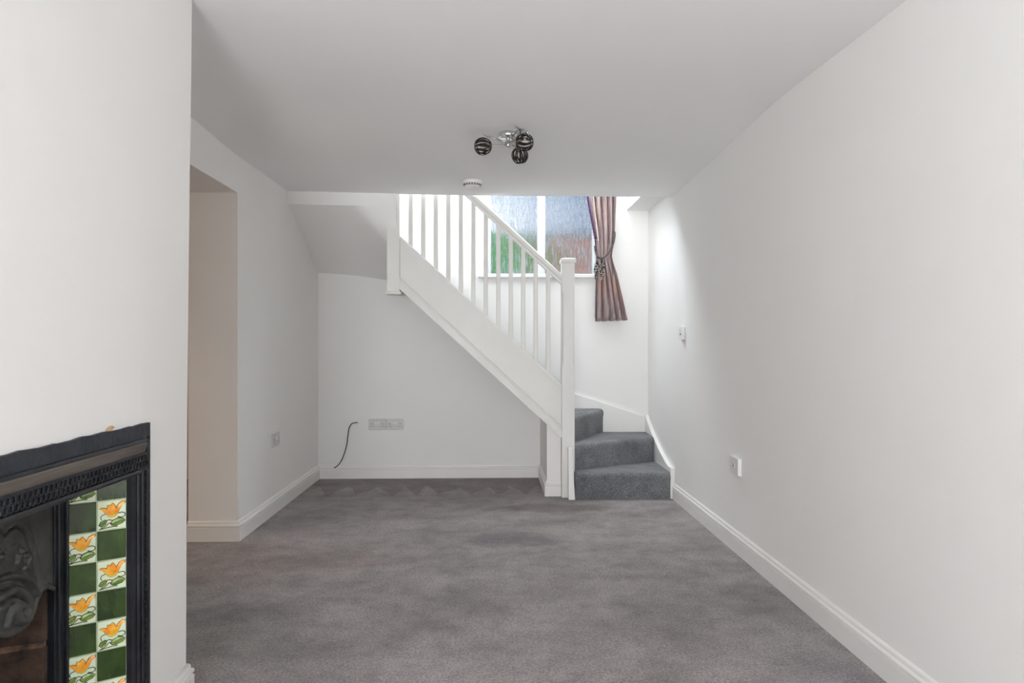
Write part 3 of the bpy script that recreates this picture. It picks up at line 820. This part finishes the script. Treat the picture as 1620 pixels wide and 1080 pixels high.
def tile(col, z0, flower):
    bm = B(); g = .018; h = .006
    pts = [(g, g*.8), (1-g, g*.8), (1-g, 1-g*.8), (g, 1-g*.8)]
    lo = [bm.verts.new(TP(u, v, 0, col, z0)) for u, v in pts]
    hi = [bm.verts.new(TP(.5+(u-.5)*.965, .5+(v-.5)*.965, h, col, z0)) for u, v in pts]
    mi = [bm.verts.new(TP(u, v, h*.7, col, z0)) for u, v in pts]
    for a, b in ((lo, mi), (mi, hi)):
        for i in range(4): bm.faces.new([a[i], a[(i+1) % 4], b[(i+1) % 4], b[i]])
    bm.faces.new(hi); bm.faces.new(lo[::-1])
    t = obj('tile', bm, 'tile_cream' if flower else 'tile_green', FP)
    if not flower: return
    t['label'] = 'cream tile with a raised orange flower and green leaves'
    bl = B(); bf = B(); bv = B(); bc_ = B()
    for p in (PET_L, PET_R, PET_M):
        shape(bl, grow(p, .016), h, h+.0010, col, z0); shape(bf, p, h+.0006, h+.0022, col, z0)
    shape(bc_, CALYX, h+.001, h+.0027, col, z0)
    for p in (LEAF_A, LEAF_B):
        shape(bl, grow(p, .022), h, h+.0010, col, z0); shape(bv, p, h+.0006, h+.0018, col, z0)
    for s in STEMS:
        q = [TP(p[0], p[1], h+.0012, col, z0) for p in spline([(a, b, 0) for a, b in s], 5)]
        tube(bl, q, .0011, 5)
    obj('outline', bl, 'line', t); obj('flower', bf, 'petal', t, smooth=True); obj('leaves', bv, 'leaf', t, smooth=True)
    obj('calyx', bc_, 'petal_low', t, smooth=True)
for k in range(-1, 9):
    z0 = .749 - .080*(k+1)
    for col in (0, 1):
        tile(col, z0, (k % 2 == 0) == (col == 1))
# inner arch bars
for f in (lambda y: y, mir):
    bm = B()
    ys = sorted((f(1.764), f(1.812))); box(bm, -1.135, -1.106, ys[0], ys[1], 0, .85)
    ys = sorted((f(1.768), f(1.773))); box(bm, -1.108, -1.098, ys[0], ys[1], 0, .85)
    ys = sorted((f(1.802), f(1.812))); box(bm, -1.108, -1.098, ys[0], ys[1], 0, .85)
    obj('inner_frame', bm, 'iron', FP, bevel=.002)
# decorative hood with relief, scalloped lower edge
def seg_d(p, pts):
    d = 9
    for a, b in zip(pts, pts[1:]):
        ax, ay = a; bx, by = b; vx, vy = bx-ax, by-ay
        t = max(0, min(1, ((p[0]-ax)*vx+(p[1]-ay)*vy)/(vx*vx+vy*vy+1e-12)))
        d = min(d, math.hypot(p[0]-ax-vx*t, p[1]-ay-vy*t))
    return d
bot = [(1.5, .545), (1.53, .525), (1.56, .508), (1.594, .498), (1.628, .497), (1.652, .500), (1.668, .506), (1.684, .524), (1.694, .540), (1.712, .556), (1.735, .558), (1.765, .540)]
def botz(y):
    y = y if y >= 1.5 else mir(y)
    for a, b in zip(bot, bot[1:]):
        if y <= b[0]: return a[1]+(b[1]-a[1])*(y-a[0])/(b[0]-a[0])
    return bot[-1][1]
ho = [(1.59, .752), (1.603, .757), (1.62, .759), (1.65, .749), (1.673, .733), (1.691, .706), (1.705, .658), (1.72, .603), (1.734, .557)]
ho = [(1.50, .765), (1.545, .772), (1.575, .765)] + ho
hi_ = [(1.5, .742), (1.54, .752), (1.57, .748), (1.594, .728), (1.611, .738), (1.630, .740), (1.647, .732), (1.664, .714), (1.677, .673), (1.691, .619), (1.705, .575)]
sc1 = [(1.53, .60), (1.578, .604), (1.603, .602), (1.628, .588), (1.650, .562), (1.655, .535), (1.637, .518), (1.613, .528), (1.605, .550), (1.620, .563), (1.632, .553)]
sc2 = [(1.56, .640), (1.60, .634), (1.64, .618), (1.672, .590), (1.690, .560)]
sc3 = [(1.555, .575), (1.59, .580), (1.612, .572), (1.592, .552), (1.575, .530)]
berries = [(1.646, .678), (1.632, .668), (1.659, .664), (1.645, .655), (1.662, .645), (1.636, .648), (1.650, .637), (1.628, .657), (1.668, .655), (1.57, .700), (1.556, .690), (1.58, .686)]
bm = B(); NYH, NZH = 170, 95; G = []
for i in range(NYH+1):
    y = 1.236 + (1.764-1.236)*i/NYH; ym = y if y >= 1.5 else mir(y); zb = botz(y); row = []
    for j in range(NZH+1):
        z = zb + (.850-zb)*j/NZH; p = (ym, z); h = 0
        d = seg_d(p, ho); h -= .0045*math.exp(-(d/.0022)**2)
        d = seg_d(p, hi_); h -= .010*math.exp(-(d/.0032)**2)
        for s_c, r_, a_ in ((sc1, .009, .016), (sc2, .006, .010), (sc3, .006, .011)):
            d = seg_d(p, s_c); h += a_*math.sqrt(max(0, 1-(d/r_)**2))
        for b_ in berries:
            d = math.hypot(p[0]-b_[0], p[1]-b_[1]); h += .010*math.sqrt(max(0, 1-(d/.0075)**2))
        e = z-zb
        h += .005*math.exp(-((e-.006)/.005)**2)
        h += .0012*sin(ym*130+z*70)*sin(z*160) * (1 if .55 < z < .70 and ym < 1.69 else 0)
        row.append(bm.verts.new((-1.114+h+.020*max(0, (.70-z)/.2)*math.exp(-((ym-1.5)/.2)**2), y, z)))
    G.append(row)
for i in range(NYH):
    for j in range(NZH): bm.faces.new([G[i][j], G[i+1][j], G[i+1][j+1], G[i][j+1]])
obj('hood', bm, 'iron_grey', FP, smooth='all', solid=.006)
# fire chamber
for f in (lambda y: y, mir):
    bm = B()
    P = [(-1.125, 1.752), (-1.125, 1.800), (-1.42, 1.75), (-1.42, 1.64)]
    for a, b in ((0, .195), (.205, .405), (.415, .90)):
        prism(bm, [(x, f(y)) for x, y in P], (a, b))
    ch = obj('fire_brick', bm, 'firebrick', FP, bevel=.006)
    P2 = [(-1.129, 1.753), (-1.129, 1.80), (-1.41, 1.745), (-1.41, 1.642)]
    for a, b in ((.193, .207), (.402, .418)):
        bm = B(); prism(bm, [(x, f(y)) for x, y in P2], (a, b)); obj('mortar_joint', bm, 'mortar', ch)
bm = B()
for a, b in ((.0, .195), (.205, .405), (.415, .90)): box(bm, -1.45, -1.40, 1.25, 1.75, a, b, .006)
obj('fire_back', bm, 'firebrick', FP)
bm = B()
for i in range(9): tube(bm, [(-1.15, 1.30+i*.05, .10), (-1.15, 1.30+i*.05, .235)], .006, 8)
for z in (.10, .235): tube(bm, [(-1.15, 1.26, z), (-1.15, 1.74, z)], .008, 8)
box(bm, -1.42, -1.14, 1.27, 1.73, .07, .10)
obj('grate', bm, 'iron', FP)
